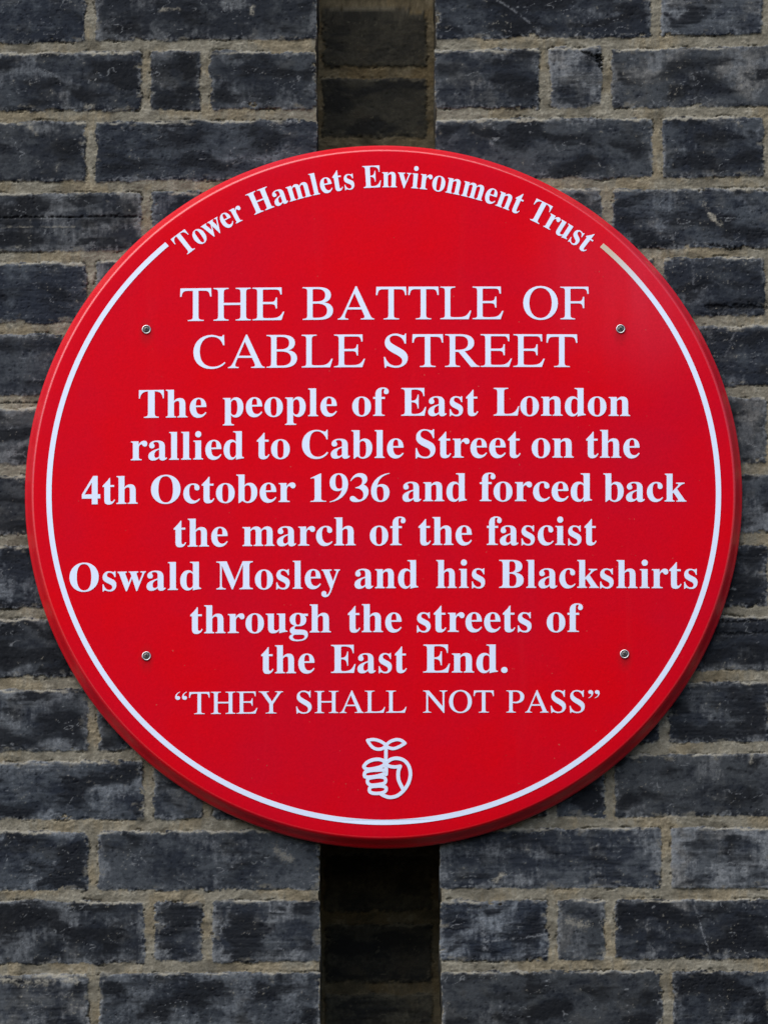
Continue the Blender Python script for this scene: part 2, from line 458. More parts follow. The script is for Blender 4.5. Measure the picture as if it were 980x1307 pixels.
TONE = dict(dark=(.0120, .0146, .0205), mid=(.047, .051, .056), film=(.140, .143, .146), soot=(.0026, .0034, .0056),
            lime=(.27, .245, .195), mortar=(.186, .166, .126), mortar_light=(.268, .244, .192), mortar_dark=(.098, .085, .062))
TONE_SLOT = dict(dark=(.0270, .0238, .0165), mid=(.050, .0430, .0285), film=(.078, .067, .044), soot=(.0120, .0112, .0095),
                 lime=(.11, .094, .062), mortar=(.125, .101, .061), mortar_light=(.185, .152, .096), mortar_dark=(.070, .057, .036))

wall = thing('brick_wall', 'weathered blue-black brick wall with beige mortar joints and a recessed vertical slot', 'wall', (0, 0, WZ0))


def px_line(kind, pts, wid, s):
    return kind, [((q := at(x, y))[0] * 1000, (q[1] - AIM[2]) * 1000) for x, y in pts], wid, s


MARKS = [px_line('chalk', [(615, 1172), (620, 1213)], 2.8, .75), px_line('chalk', [(620, 1203), (660, 1198), (696, 1193)], 1.7, .8),
         px_line('chalk', [(886, 1156), (896, 1185), (905, 1218)], 1.4, .8), px_line('chalk', [(345, 1148), (345, 1164), (371, 1165)], 1.1, .7),
         px_line('chalk', [(636, 0), (655, 12), (676, 28)], 1.5, .6), px_line('lime', [(900, 261), (906, 271), (919, 286)], 3.0, .9),
         px_line('lime', [(0, 1252), (45, 1254), (96, 1252)], 4.5, .95), px_line('lime', [(38, 160), (48, 168)], 3.5, .8),
         px_line('lime', [(936, 148), (943, 158)], 3.5, .7), px_line('dark', [(0, 277), (90, 277), (178, 276)], 1.1, .9),
         px_line('lime', [(0, 290), (95, 289)], .9, .6), px_line('hole', [(765, 72), (766, 82)], 3.2, 1.0),
         px_line('hole', [(743, 66), (762, 73)], 1.6, .7), px_line('lime', [(630, 1128), (641, 1118)], 3.2, .9),
         px_line('lime', [(728, 1175), (745, 1182)], 5.0, .55), px_line('lime', [(322, 8), (322, 18)], 2.2, .8),
         px_line('lime', [(200, 15), (214, 10), (228, 11)], 2.0, .6), px_line('dark', [(900, 392), (978, 391)], 2.4, .9),
         px_line('dark', [(905, 312), (944, 317)], 1.2, .8), px_line('dark', [(0, 514), (70, 513)], 1.0, .8),
         px_line('lime', [(0, 519), (40, 521), (62, 522)], 3.0, .7), px_line('lime', [(355, 1085), (372, 1098)], 5.0, .4),
         px_line('lime', [(112, 136), (118, 136)], 3.0, .9), px_line('chalk', [(708, 95), (768, 94)], 1.0, .5),
         px_line('lime', [(768, 1218), (778, 1222)], 4.0, .8), px_line('chalk', [(940, 418), (925, 455)], 1.2, .5),
         px_line('dark', [(895, 795), (978, 793)], 1.4, .8), px_line('dark', [(905, 809), (978, 809)], 2.2, .6),
         px_line('lime', [(960, 962), (958, 972)], 2.6, .8), px_line('chalk', [(884, 335), (886, 362)], 1.6, .45)]

rows = range(-NUP + 1, len(JL) - NUP)          # course number 0 is cut by the top of the photograph
HJ = .0055
for side in ('l', 'r'):
    bricks = []
    for row in rows:
        k = row + NUP
        ymid = (JL[k - 1] + JL[k]) / 2
        left, right = perp(row)
        vs = [at(v, ymid)[0] for v in (left if side == 'l' else right)]
        vs = [-1.2] + vs + [RX0 + .0055] if side == 'l' else [RX1 - .0055] + vs + [1.2]
        for a, b in zip(vs[:-1], vs[1:]):
            bricks.append((a + .0052, b - .0052, row, (lambda x, k=k: bed(k - 1, x)), (lambda x, k=k: bed(k, x))))
    if side == 'l':
        xs = axis(-WX, RX0, -.425, RX0, .0009, .004)
    else:
        xs = axis(RX1, WX, RX1, .425, .0009, .004)
    zs = axis(WZ0, WZ1, FZ0, FZ1, .0009, .004)
    Hh, Cc, Mo = brick_fields(xs, zs, bricks, (5.2, 5.6), TONE, MARKS, 100 if side == 'l' else 5100)
    sheet('pier', xs, zs, 0.0, Hh, Cc, Mo, DEPTH + .02, 'lrbt', WALL_M, wall, 1 if side == 'l' else -1)

# back of the slot, one brick wide
bx0, bx1 = at(413, 650, DEPTH)[0], at(548, 650, DEPTH)[0]
zz = [at(480, 92 + 90.0 * j, DEPTH)[1] for j in range(-5, 20)]
bricks = [(bx0, bx1, j, (lambda x, j=j: zz[j] + 0 * x), (lambda x, j=j: zz[j + 1] + 0 * x)) for j in range(len(zz) - 1)]
xs = axis(RX0 - .012, RX1 + .012, -9, 9, .0011, .0011); zs = axis(WZ0, WZ1, FZ0, FZ1, .0011, .004)
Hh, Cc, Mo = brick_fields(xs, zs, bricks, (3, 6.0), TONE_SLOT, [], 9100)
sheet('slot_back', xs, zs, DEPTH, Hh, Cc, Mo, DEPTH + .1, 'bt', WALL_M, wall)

# ------------------------------------------------------------------ the plaque
SAG = 0.0120                          # the face is very slightly domed
R_OUT, R_SH = 0.3660, 0.3565


def face_y(x, z):
    r2 = (x - PC[0]) ** 2 + (z - PC[1]) ** 2
    return FACE_Y - SAG * (1 - r2 / R_SH ** 2)


plaque = thing('wall_plaque', 'round red plaque with white serif lettering mounted across the slot in the brick wall', 'plaque',
               (PC[0], FACE_Y, PC[1]))


def panel_mesh():
    prof = [(r, -SAG * (1 - (r / R_SH) ** 2)) for r in np.linspace(0.004, R_SH - .0002, 40)]
    prof += [(.35715, .00012), (.35785, .00050), (.35850, .00110), (.35910, .00190), (.35975, .00300), (.36060, .00460),
             (.36180, .00700), (.36300, .00930), (.36410, .01090), (.36500, .01190), (.36560, .01290), (.36595, .01410),
             (.36600, .01560), (.36580, .01720), (.36520, .01860), (.36430, .01930), (.35110, .0195)]
    N = 360
    V = [(PC[0], FACE_Y - SAG, PC[1])]
    for r, d in prof:
        for i in range(N):
            a = 2 * math.pi * i / N
            w = 1 + .0006 * math.sin(3 * a + 1) * (r / R_OUT) ** 4 + .0004 * math.sin(7 * a)  * (r / R_OUT) ** 4
            V.append((PC[0] + r * w * math.cos(a), FACE_Y + d, PC[1] + r * w * math.sin(a)))
    F = []
    for k in range(len(prof) - 1):
        for i in range(N):
            j = (i + 1) % N; a = 1 + k * N
            F.append((a + i, a + N + i, a + N + j, a + j))
    me = bpy.data.meshes.new('panel')
    F = [f[::-1] for f in F] if False else F
    T = [(0, 1 + i, 1 + (i + 1) % N) for i in range(N)]
    back = [tuple(1 + (len(prof) - 1) * N + i for i in range(N))]
    me.from_pydata(V, [], T + F + back)
    bm_fix(me)
    return me


def bm_fix(me, smooth=True):
    import bmesh
    bm = bmesh.new(); bm.from_mesh(me)
    bmesh.ops.recalc_face_normals(bm, faces=bm.faces[:])
    bm.to_mesh(me); bm.free()
    me.polygons.foreach_set('use_smooth', [smooth] * len(me.polygons)); me.update()


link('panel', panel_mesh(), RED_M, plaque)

# ---- letter shapes: outlines on a 1000-unit em, drawn for this sign
BOLD = {
    'B': (443, 'M16 0L16 17C39 18 54 23 62 32C71 41 75 58 75 82L75 369C75 388 73 403 69 412C66 422 60 429 51 433C43 437 31 439 15 439L15 455L220 455C338 455 396 420 396 351C396 296 360 261 287 247C375 231 418 192 418 132C418 90 403 58 371 35C339 12 295 0 238 0ZM182 252L188 252C224 252 249 259 263 272C278 286 285 310 285 345C285 376 280 398 269 412C259 427 241 434 216 434C201 434 192 431 188 425C184 419 182 407 182 391ZM222 24C251 24 271 32 283 49C295 66 301 92 301 128C301 165 293 192 277 208C261 223 235 231 197 231L182 231L182 65C182 50 185 39 190 33C196 27 206 24 222 24Z'),
    'C': (468, 'M257 -11C212 -11 172 -1 137 20C103 40 75 68 56 104C36 140 26 182 26 228C26 274 36 315 56 351C76 387 104 414 139 435C174 455 214 465 259 465C290 465 326 457 367 440C374 437 381 435 388 435C404 435 415 445 419 465L437 465L437 308L420 308C405 350 383 383 356 407C329 431 299 443 265 443C184 443 144 371 144 226C144 91 188 24 278 24C305 24 332 31 358 45C384 59 408 79 428 106L447 89C401 22 338 -11 257 -11Z'),
    'E': (442, 'M14 0L14 17C38 17 54 21 62 30C71 38 75 54 75 78L75 369C75 398 71 417 62 425C53 434 38 439 16 439L16 455L399 455L399 320L383 320C378 361 364 390 340 406C317 422 281 430 232 430L200 428C193 427 188 423 186 417C184 411 183 401 183 388L183 246L193 246C223 246 245 254 259 269C273 284 283 310 288 345L304 345L304 118L287 118C285 145 280 166 273 181C266 197 255 207 241 213C227 219 208 222 185 222L183 222L183 67C183 51 186 40 192 35C198 30 211 28 230 28C263 28 291 31 313 39C336 46 355 58 371 75C386 92 400 114 411 143L430 143L402 0Z'),
    'H': (523, 'M15 0L15 17C39 18 54 23 62 32C71 40 75 56 75 81L75 379C75 400 70 415 62 424C54 432 39 437 16 439L16 455L242 455L242 439C225 437 213 435 204 432C196 429 190 423 187 415C184 407 182 395 182 379L182 251L342 251L342 379C342 395 340 407 337 415C335 423 329 429 320 432C312 435 299 437 282 439L282 455L507 455L507 439C484 437 468 432 461 424C453 416 449 401 449 379L449 81C449 58 453 42 461 33C469 24 484 18 507 17L507 0L282 0L282 17C305 18 321 23 329 31C338 38 342 55 342 81L342 221L182 221L182 81C182 56 186 40 194 32C202 23 218 18 242 17L242 0Z'),
    'L': (426, 'M15 0L15 17C39 18 54 23 62 32C71 40 75 56 75 81L75 379C75 401 70 416 62 425C54 433 39 438 16 439L16 455L250 455L250 439C232 439 218 437 208 434C198 431 192 425 188 416C184 408 182 395 182 379L182 83L185 47C188 39 192 34 200 31C207 29 218 28 234 28C266 28 293 32 315 40C336 48 355 61 370 80C385 98 398 123 409 154L427 154L402 0Z'),
    'M': (634, 'M14 0L14 17C36 18 52 23 61 32C71 40 75 56 75 79L75 382C75 397 74 408 71 416C67 423 61 429 53 432C44 436 31 438 15 439L15 455L185 455L317 142L449 455L617 455L617 439C596 437 581 432 573 423C564 415 560 400 560 378L560 85C560 66 562 52 565 43C568 33 574 27 582 23C590 20 601 18 617 17L617 0L396 0L396 17C412 19 424 21 433 25C441 28 447 35 450 44C453 53 455 66 455 83L455 399L288 0L270 0L105 389L105 80C105 54 110 38 120 30C129 21 146 17 169 17L169 0Z'),
    'O': (525, 'M261 -11C227 -11 197 -5 169 7C140 19 116 36 94 58C73 79 57 105 45 134C33 163 28 194 28 228C28 261 33 292 45 321C57 350 73 376 95 397C116 419 141 436 170 448C199 460 231 466 265 466C298 466 329 460 357 448C385 436 410 420 431 399C452 377 469 352 481 323C492 294 498 262 498 228C498 194 492 163 481 134C469 105 452 79 430 58C409 36 384 19 355 7C326 -5 295 -11 261 -11ZM265 12C341 12 379 84 379 228C379 298 369 352 348 389C326 425 297 443 260 443C183 443 145 371 145 228C145 157 156 104 177 67C199 30 228 12 265 12Z'),
    'S': (390, 'M43 -11L43 158L62 158C73 109 90 73 111 50C133 26 162 15 197 15C222 15 242 22 257 36C271 50 279 68 279 89C279 119 261 142 225 160L163 191C124 210 95 231 77 253C59 274 50 301 50 332C50 359 56 383 67 403C79 423 95 438 115 449C136 460 159 466 185 466L229 461L282 448L291 446L300 445C311 445 318 452 320 466L339 466L339 319L322 319C316 344 306 366 293 385C281 404 265 418 248 429C231 439 213 445 194 445C171 445 153 439 140 426C126 414 120 399 120 380C120 363 125 348 137 336C149 325 166 314 189 303L253 273C281 260 302 247 317 233C333 219 344 204 350 188C356 172 359 154 359 133C359 104 352 79 339 58C325 36 306 20 281 8C256 -4 226 -10 192 -10L158 -8L126 1L98 9L85 12C77 12 72 10 69 7L61 -11Z'),
    'T': (423, 'M92 0L92 17C116 17 133 22 142 31C151 40 156 56 156 81L156 433L149 433C114 433 86 423 65 403C45 383 32 355 29 318L11 318L11 455L410 455L410 317L394 317C386 394 344 433 269 433L263 433L263 81C263 56 268 39 276 30C285 22 302 17 328 17L328 0Z'),
    'a': (344, 'M255 -10C221 -10 203 5 200 35C170 6 135 -9 95 -9C72 -9 54 -2 40 11C27 25 20 42 20 63C20 93 35 117 63 136C92 155 137 173 199 190L199 241C199 260 195 274 187 282C179 291 166 296 148 296C119 296 104 288 104 274L113 257C120 248 123 239 123 231C123 219 119 209 110 202C101 194 90 191 77 191C63 191 52 195 45 203C37 211 33 223 33 236C33 252 38 266 49 278C60 291 75 300 95 308C114 315 136 318 162 318C210 318 244 310 263 292C283 275 293 247 293 210L293 62L295 40C296 36 299 34 304 34C309 34 314 37 320 42L329 28C307 2 282 -10 255 -10ZM151 34C157 34 165 36 174 41C183 46 191 53 199 63L199 169C145 157 118 128 118 84C118 50 129 34 151 34Z'),
    'b': (361, 'M43 -11L43 388C43 409 41 423 37 428C32 434 23 438 8 439L8 455L138 455L138 279C160 305 188 318 221 318C245 318 266 312 284 299C302 286 316 268 326 245C337 222 342 196 342 166C342 132 335 102 323 75C310 49 292 28 270 13C247 -2 221 -10 192 -10C162 -10 133 3 105 28L53 -11ZM183 14C206 14 223 26 232 49C241 73 245 110 245 160C245 201 240 231 231 251C222 270 206 280 184 280C174 280 164 277 155 270C146 263 141 253 138 242L138 69C138 32 153 14 183 14Z'),
    'c': (293, 'M156 -10C130 -10 107 -3 87 11C66 25 50 44 38 68C26 92 19 119 19 150C19 182 26 211 40 237C54 262 72 282 96 297C119 312 146 319 175 319C207 319 232 312 250 298C268 284 277 267 277 245C277 233 274 223 266 215C259 208 249 204 236 204C210 204 196 220 196 251L197 261L197 271C197 288 188 297 169 297C131 297 112 260 112 187C112 139 120 102 137 76C154 51 176 38 204 38C228 38 250 49 271 72L285 60C251 13 208 -10 156 -10Z'),
    'd': (370, 'M140 -10C116 -10 96 -3 78 10C59 24 45 43 35 66C25 90 19 117 19 147C19 182 25 212 36 237C47 263 62 283 81 297C101 311 122 318 146 318C177 318 203 306 223 280L223 401C223 415 219 425 212 430C205 436 193 439 176 439L176 455L319 455L319 75C319 59 321 47 325 41C329 34 338 30 353 28L353 11C317 11 274 4 223 -10L223 39C204 6 176 -10 140 -10ZM171 28C182 28 192 33 202 41C212 50 219 62 223 76L223 242C221 253 216 262 206 270C197 277 186 281 174 281C153 281 139 270 130 250C122 229 118 197 118 153C118 111 121 79 130 58C138 38 152 28 171 28Z'),
    'e': (301, 'M154 -10C128 -10 105 -3 85 10C64 24 49 43 37 69C25 94 19 123 19 157C19 188 26 216 38 240C50 265 66 284 87 298C108 311 131 318 157 318C196 318 226 306 249 280C271 255 283 219 283 173L283 166L117 166C118 84 145 42 199 42C226 42 249 57 270 86L285 73C252 17 208 -10 154 -10ZM116 192L201 192L201 215C201 243 199 264 193 277C187 290 177 297 161 297C131 297 116 266 116 203Z'),
    'f': (214, 'M15 0L15 16C26 17 35 19 40 22C45 25 48 29 50 35L52 73L52 277L16 277L16 310L52 310L52 353C52 389 63 416 85 436C106 455 136 465 174 465C202 465 224 458 240 446C255 433 263 418 263 400C263 385 259 374 252 367C244 359 235 355 224 355C212 355 203 359 195 365C188 372 185 380 185 391C185 400 187 410 193 420L196 426L197 433C197 440 192 443 180 443C166 443 157 439 153 430C150 421 148 408 148 390L148 310L203 310L203 277L148 277L148 65C148 45 151 32 158 26C165 19 178 16 199 16L199 0Z'),
    'g': (327, 'M146 -140C102 -140 70 -134 48 -122C25 -109 14 -93 14 -75C14 -53 32 -36 69 -26C39 -11 24 7 24 30C24 47 30 61 42 74C55 86 75 99 102 110C49 130 22 164 22 212C22 233 28 252 40 268C51 284 67 296 88 305C108 314 131 318 157 318C184 318 209 314 233 304L317 304L317 268L268 268C284 249 291 227 291 203C291 184 286 166 276 151C266 136 252 124 234 116C216 107 195 103 172 103L157 103L142 104C130 104 120 101 112 94C105 88 101 80 101 71C101 56 114 49 141 49L175 49C211 49 239 46 259 40C279 34 294 25 303 13C311 0 316 -16 316 -37C316 -69 301 -94 272 -113C243 -131 201 -140 146 -140ZM157 124C173 124 184 131 190 146C196 160 199 182 199 211C199 240 196 262 190 276C184 290 173 297 157 297C141 297 130 290 124 276C117 262 114 240 114 211C114 182 117 160 124 146C130 131 141 124 157 124ZM161 -116C229 -116 263 -99 263 -66C263 -54 259 -46 249 -41C240 -37 225 -34 205 -34L97 -34C81 -45 73 -57 73 -73C73 -84 80 -95 95 -103C109 -112 131 -116 161 -116Z'),
    'h': (381, 'M18 0L18 16C31 17 40 20 45 26C50 31 52 41 52 56L52 399C52 413 50 423 46 429C41 435 32 439 19 440L19 455L148 455L148 267C173 301 205 318 243 318C301 318 330 283 330 212L330 56C330 42 333 32 337 26C342 20 350 17 363 16L363 0L202 0L202 16L207 16C226 16 235 29 235 56L235 217C235 235 233 249 229 258C225 267 216 271 203 271C182 271 163 259 148 235L148 56C148 42 150 32 154 26C158 20 167 17 180 16L180 0Z'),
    'i': (198, 'M101 362C86 362 74 367 65 376C55 386 50 398 50 412C50 427 55 439 65 449C74 458 86 463 101 463C115 463 127 458 137 449C146 439 151 427 151 412C151 398 146 386 136 376C126 367 115 362 101 362ZM18 0L18 16C32 17 41 20 45 26C50 31 52 41 52 56L52 252C52 268 50 279 47 285C43 290 34 293 20 293L21 310L148 310L148 56C148 42 150 32 154 26C158 20 167 17 180 16L180 0Z'),
    'k': (359, 'M17 0L17 16C31 17 41 20 45 26C50 31 52 41 52 56L52 398C52 413 51 424 47 429C43 435 34 438 20 439L21 455L148 455L148 169L227 248C238 259 244 269 244 278C244 288 232 293 209 293L206 293L206 310L345 310L345 293C319 292 296 281 275 260L222 209L346 34C354 22 364 16 376 16L376 0L211 0L211 16L217 16C232 16 239 21 239 32C239 36 237 42 232 49L163 147L148 134L148 56C148 42 150 32 154 26C158 20 167 17 180 16L180 0Z'),
    'l': (199, 'M18 0L18 16C32 17 41 20 45 26C50 31 52 41 52 56L52 398C52 412 51 423 47 429C43 435 34 439 20 439L20 455L148 455L148 56C148 42 150 32 154 26C158 20 167 17 180 16L180 0Z'),
    'm': (554, 'M18 0L18 16C31 17 40 20 45 26C50 31 52 41 52 56L52 253C52 267 50 277 46 284C41 290 32 294 19 294L19 310L146 310L146 265C172 300 202 318 237 318C283 318 310 299 320 261C346 299 379 318 418 318C475 318 504 283 504 212L504 56C504 42 506 32 510 26C514 20 523 17 536 16L536 0L377 0L377 16C390 17 398 20 403 26C407 32 410 42 410 56L410 217C410 235 408 249 404 258C400 267 391 271 377 271C358 271 340 260 324 237L324 56C324 42 327 32 331 26C335 20 343 17 356 16L356 0L199 0L199 16C212 17 221 20 225 26C229 32 232 42 232 56L232 217C232 235 230 248 226 258C222 267 213 271 199 271C178 271 161 259 146 235L146 56C146 42 148 33 152 27C156 20 165 17 177 16L177 0Z'),
    'n': (381, 'M18 0L18 16C31 17 40 20 45 26C50 31 52 41 52 56L52 253C52 267 50 277 46 284C41 290 32 294 19 294L19 310L148 310L148 267C172 301 204 318 243 318C301 318 330 283 330 212L330 56C330 42 333 32 337 26C342 20 350 17 363 16L363 0L202 0L202 16L207 16C226 16 235 29 235 56L235 217C235 235 233 249 229 258C225 267 216 271 203 271C182 271 163 259 148 235L148 56C148 42 150 32 154 26C158 20 167 17 180 16L180 0Z'),
    'o': (336, 'M169 -10C139 -10 113 -3 90 11C68 26 50 45 38 70C25 95 19 123 19 154C19 186 25 214 38 239C50 264 68 283 90 297C113 311 139 318 168 318C197 318 223 311 245 298C268 284 285 264 298 240C311 215 317 186 317 154C317 122 311 93 298 69C285 44 268 25 245 11C223 -3 198 -10 169 -10ZM169 11C187 11 201 21 209 39C213 48 216 62 217 81L220 154C220 213 216 252 208 271C199 289 186 299 169 299C149 299 136 289 128 271C121 251 117 213 117 154L120 82C121 62 124 48 128 39C136 21 150 11 169 11Z'),
    'p': (371, 'M17 -139L17 -124C28 -123 35 -121 40 -117C45 -113 49 -108 50 -101L52 -64L52 243C52 264 50 277 46 283C42 289 33 293 19 295L19 310L143 310L143 263C163 300 192 319 230 319C254 319 275 312 293 298C311 284 325 265 335 241C345 217 350 190 350 160C350 127 345 98 334 72C324 46 310 26 291 12C273 -3 251 -10 227 -10C194 -10 168 4 148 32L148 -58C148 -76 149 -89 152 -99C154 -108 160 -114 167 -118C174 -121 184 -122 197 -123L197 -139ZM195 28C216 28 231 39 239 59C248 81 253 112 253 154C253 195 249 226 241 248C234 268 220 278 199 278C178 278 161 264 148 235L148 69C158 42 174 28 195 28Z'),
    'r': (287, 'M18 0L18 16C32 17 41 20 45 26C50 31 52 41 52 56L52 252C52 269 50 280 46 285C42 290 34 293 20 293L21 310L146 310L146 252C157 273 171 290 187 301C203 313 218 318 233 318C252 318 266 314 275 304C285 294 289 282 289 266C289 253 286 242 278 234C270 226 260 222 248 222C236 222 228 225 222 231L207 250C202 257 196 260 189 260C179 260 170 254 162 241C153 229 149 213 149 192L149 56C149 41 152 30 159 25C165 20 178 17 197 16L197 0Z'),
    's': (288, 'M151 -10C133 -10 112 -5 87 6L73 9C62 9 55 3 51 -9L36 -9L36 105L53 105C59 77 71 55 87 39C103 23 121 15 140 15C157 15 170 19 179 27C188 34 192 45 192 58C192 77 180 93 156 105L107 130C84 141 66 154 54 169C43 184 37 201 37 220C37 248 46 272 65 291C83 310 109 319 141 319L166 316L199 308L206 306L213 305C221 305 226 310 230 319L244 319L244 222L228 222C221 246 211 264 196 277C182 290 167 296 149 296C135 296 124 293 116 286C109 279 105 270 105 259C105 248 108 240 115 232C122 225 133 218 146 212L191 189C214 178 231 166 241 151C252 137 257 118 257 95C257 62 247 37 228 18C209 -1 183 -10 151 -10Z'),
    't': (228, 'M124 -9C97 -9 77 -3 66 10C54 24 48 44 48 71L48 279L20 279L20 300L88 369C106 390 120 408 129 424L144 424L144 310L208 310L208 279L144 279L144 82C144 68 146 58 149 51C153 44 159 40 168 40C184 40 196 52 206 75L222 66C202 16 169 -9 124 -9Z'),
    'u': (375, 'M131 -10C100 -10 78 -1 65 17C52 35 46 62 46 97L46 248C46 263 44 275 39 282C35 290 26 294 11 294L11 310L142 310L142 74C142 62 145 53 151 46C157 39 165 36 177 36C197 36 214 46 228 66L228 248C228 265 226 277 221 283C216 290 206 294 189 294L189 310L324 310L324 70C324 55 326 44 331 39C336 34 346 30 360 30L360 13C323 13 279 5 228 -10L228 40C217 25 203 12 186 3C169 -6 151 -10 131 -10Z'),
    'v': (306, 'M142 -10L38 248L22 281C17 289 9 293 -3 293L-3 310L164 310L164 294L156 294C138 294 129 288 129 276L130 268L185 122L236 253L241 272C241 287 229 294 203 294L203 310L305 310L305 295C292 292 283 287 278 279L260 243L160 -10Z'),
    'w': (435, 'M122 -10L17 265L6 284C2 289 -4 292 -11 293L-11 310L138 310L138 293C129 293 123 292 120 289C116 287 114 282 114 276L116 266L120 253L167 127L211 235L201 266C197 277 194 285 190 288C186 292 179 294 168 295L168 310L323 310L323 293C305 293 296 287 296 276L296 269L298 262L336 141L382 256L387 275C387 282 384 286 380 289L356 295L356 310L445 310L445 295C436 294 429 291 425 284L412 258L304 -10L289 -10L223 197L140 -10Z'),
    'y': (300, 'M52 -140C35 -140 21 -135 10 -125C-1 -115 -7 -101 -7 -84C-7 -72 -3 -62 5 -53C12 -44 23 -40 36 -40C47 -40 57 -43 64 -49C71 -56 75 -65 75 -76L74 -81L74 -87C74 -95 78 -99 86 -99C94 -99 103 -90 114 -74L129 -44L140 -5L36 251L25 275L15 287C11 291 5 293 -3 293L-5 293L-5 310L162 310L162 293L136 289C131 287 128 282 128 275L130 267L133 257L185 119L230 241L236 260L238 274C238 282 235 287 229 289C224 292 215 293 203 293L203 310L300 310L300 293C290 293 283 289 277 281L259 242L162 -24C151 -55 140 -79 129 -96C119 -112 107 -124 95 -131C83 -137 69 -140 52 -140Z'),
    # figures and the stop
    '1': (336, 'M300 0L44 0L44 13C98 15 111 26 111 68L111 350C111 377 104 386 88 386C77 386 60 382 46 377L44 388L209 463L217 463L217 68C217 26 230 15 300 13Z'),
    '4': (336, 'M319 163L319 94L276 94L276 0L181 0L181 94L19 94L19 163L203 463L276 463L276 163ZM181 163L181 355L64 163Z'),
    '3': (336, 'M20 338C41 390 88 463 178 463C245 463 295 424 295 367C295 326 272 296 236 275C289 252 315 215 315 161C315 64 235 -9 111 -9C47 -9 11 13 11 47C11 73 28 90 54 90C76 90 91 81 118 55C138 36 151 30 168 30C207 30 232 64 232 111C232 175 182 217 101 219L101 230C178 245 214 282 214 336C214 377 185 404 144 404C101 404 60 377 31 332Z'),
    '6': (336, 'M319 463L319 452C222 430 141 370 121 259C138 272 165 282 195 282C269 282 319 229 319 148C319 54 259 -9 171 -9C79 -9 19 60 19 171C19 323 141 444 319 463ZM166 244C138 244 115 232 114 215C113 202 112 188 112 161C112 74 134 13 173 13C207 13 226 47 226 128C226 208 207 244 166 244Z'),
    '.': (168, 'M84 -8C113 -8 134 13 134 41C134 69 113 90 84 90C55 90 34 69 34 41C34 13 55 -8 84 -8Z'),
}
import re


def parse(path):
    """'M x y L x y C ... Z' -> list of closed outlines, each a list of (x, y)"""
    outs, cur = [], []
    for cmd, body in re.findall(r'([MLCHVZ])([^MLCHVZ]*)', path):
        n = [float(v) for v in body.split()]
        if cmd == 'M': cur = [(n[0], n[1])]
        elif cmd == 'L':
            cur += [(n[i], n[i + 1]) for i in range(0, len(n), 2)]
        elif cmd == 'H': cur.append((n[0], cur[-1][1]))
        elif cmd == 'V': cur.append((cur[-1][0], n[0]))
        elif cmd == 'C':
            for i in range(0, len(n), 6):
                p0 = cur[-1]; c = [p0, (n[i], n[i + 1]), (n[i + 2], n[i + 3]), (n[i + 4], n[i + 5])]
                m = 7
                for s in range(1, m + 1):
                    t = s / m; u = 1 - t
                    cur.append(tuple(u ** 3 * c[0][q] + 3 * u * u * t * c[1][q] + 3 * u * t * t * c[2][q] + t ** 3 * c[3][q] for q in (0, 1)))
        elif cmd == 'Z':
            if abs(cur[0][0] - cur[-1][0]) + abs(cur[0][1] - cur[-1][1]) < 1e-6: cur.pop()
            outs.append(cur); cur = []
    return outs


def turned(path, cx, cy):
    return re.sub(r'(-?[\d.]+)[ ,]+(-?[\d.]+)', lambda m: '%g %g' % (2 * cx - float(m.group(1)), 2 * cy - float(m.group(2))), path)


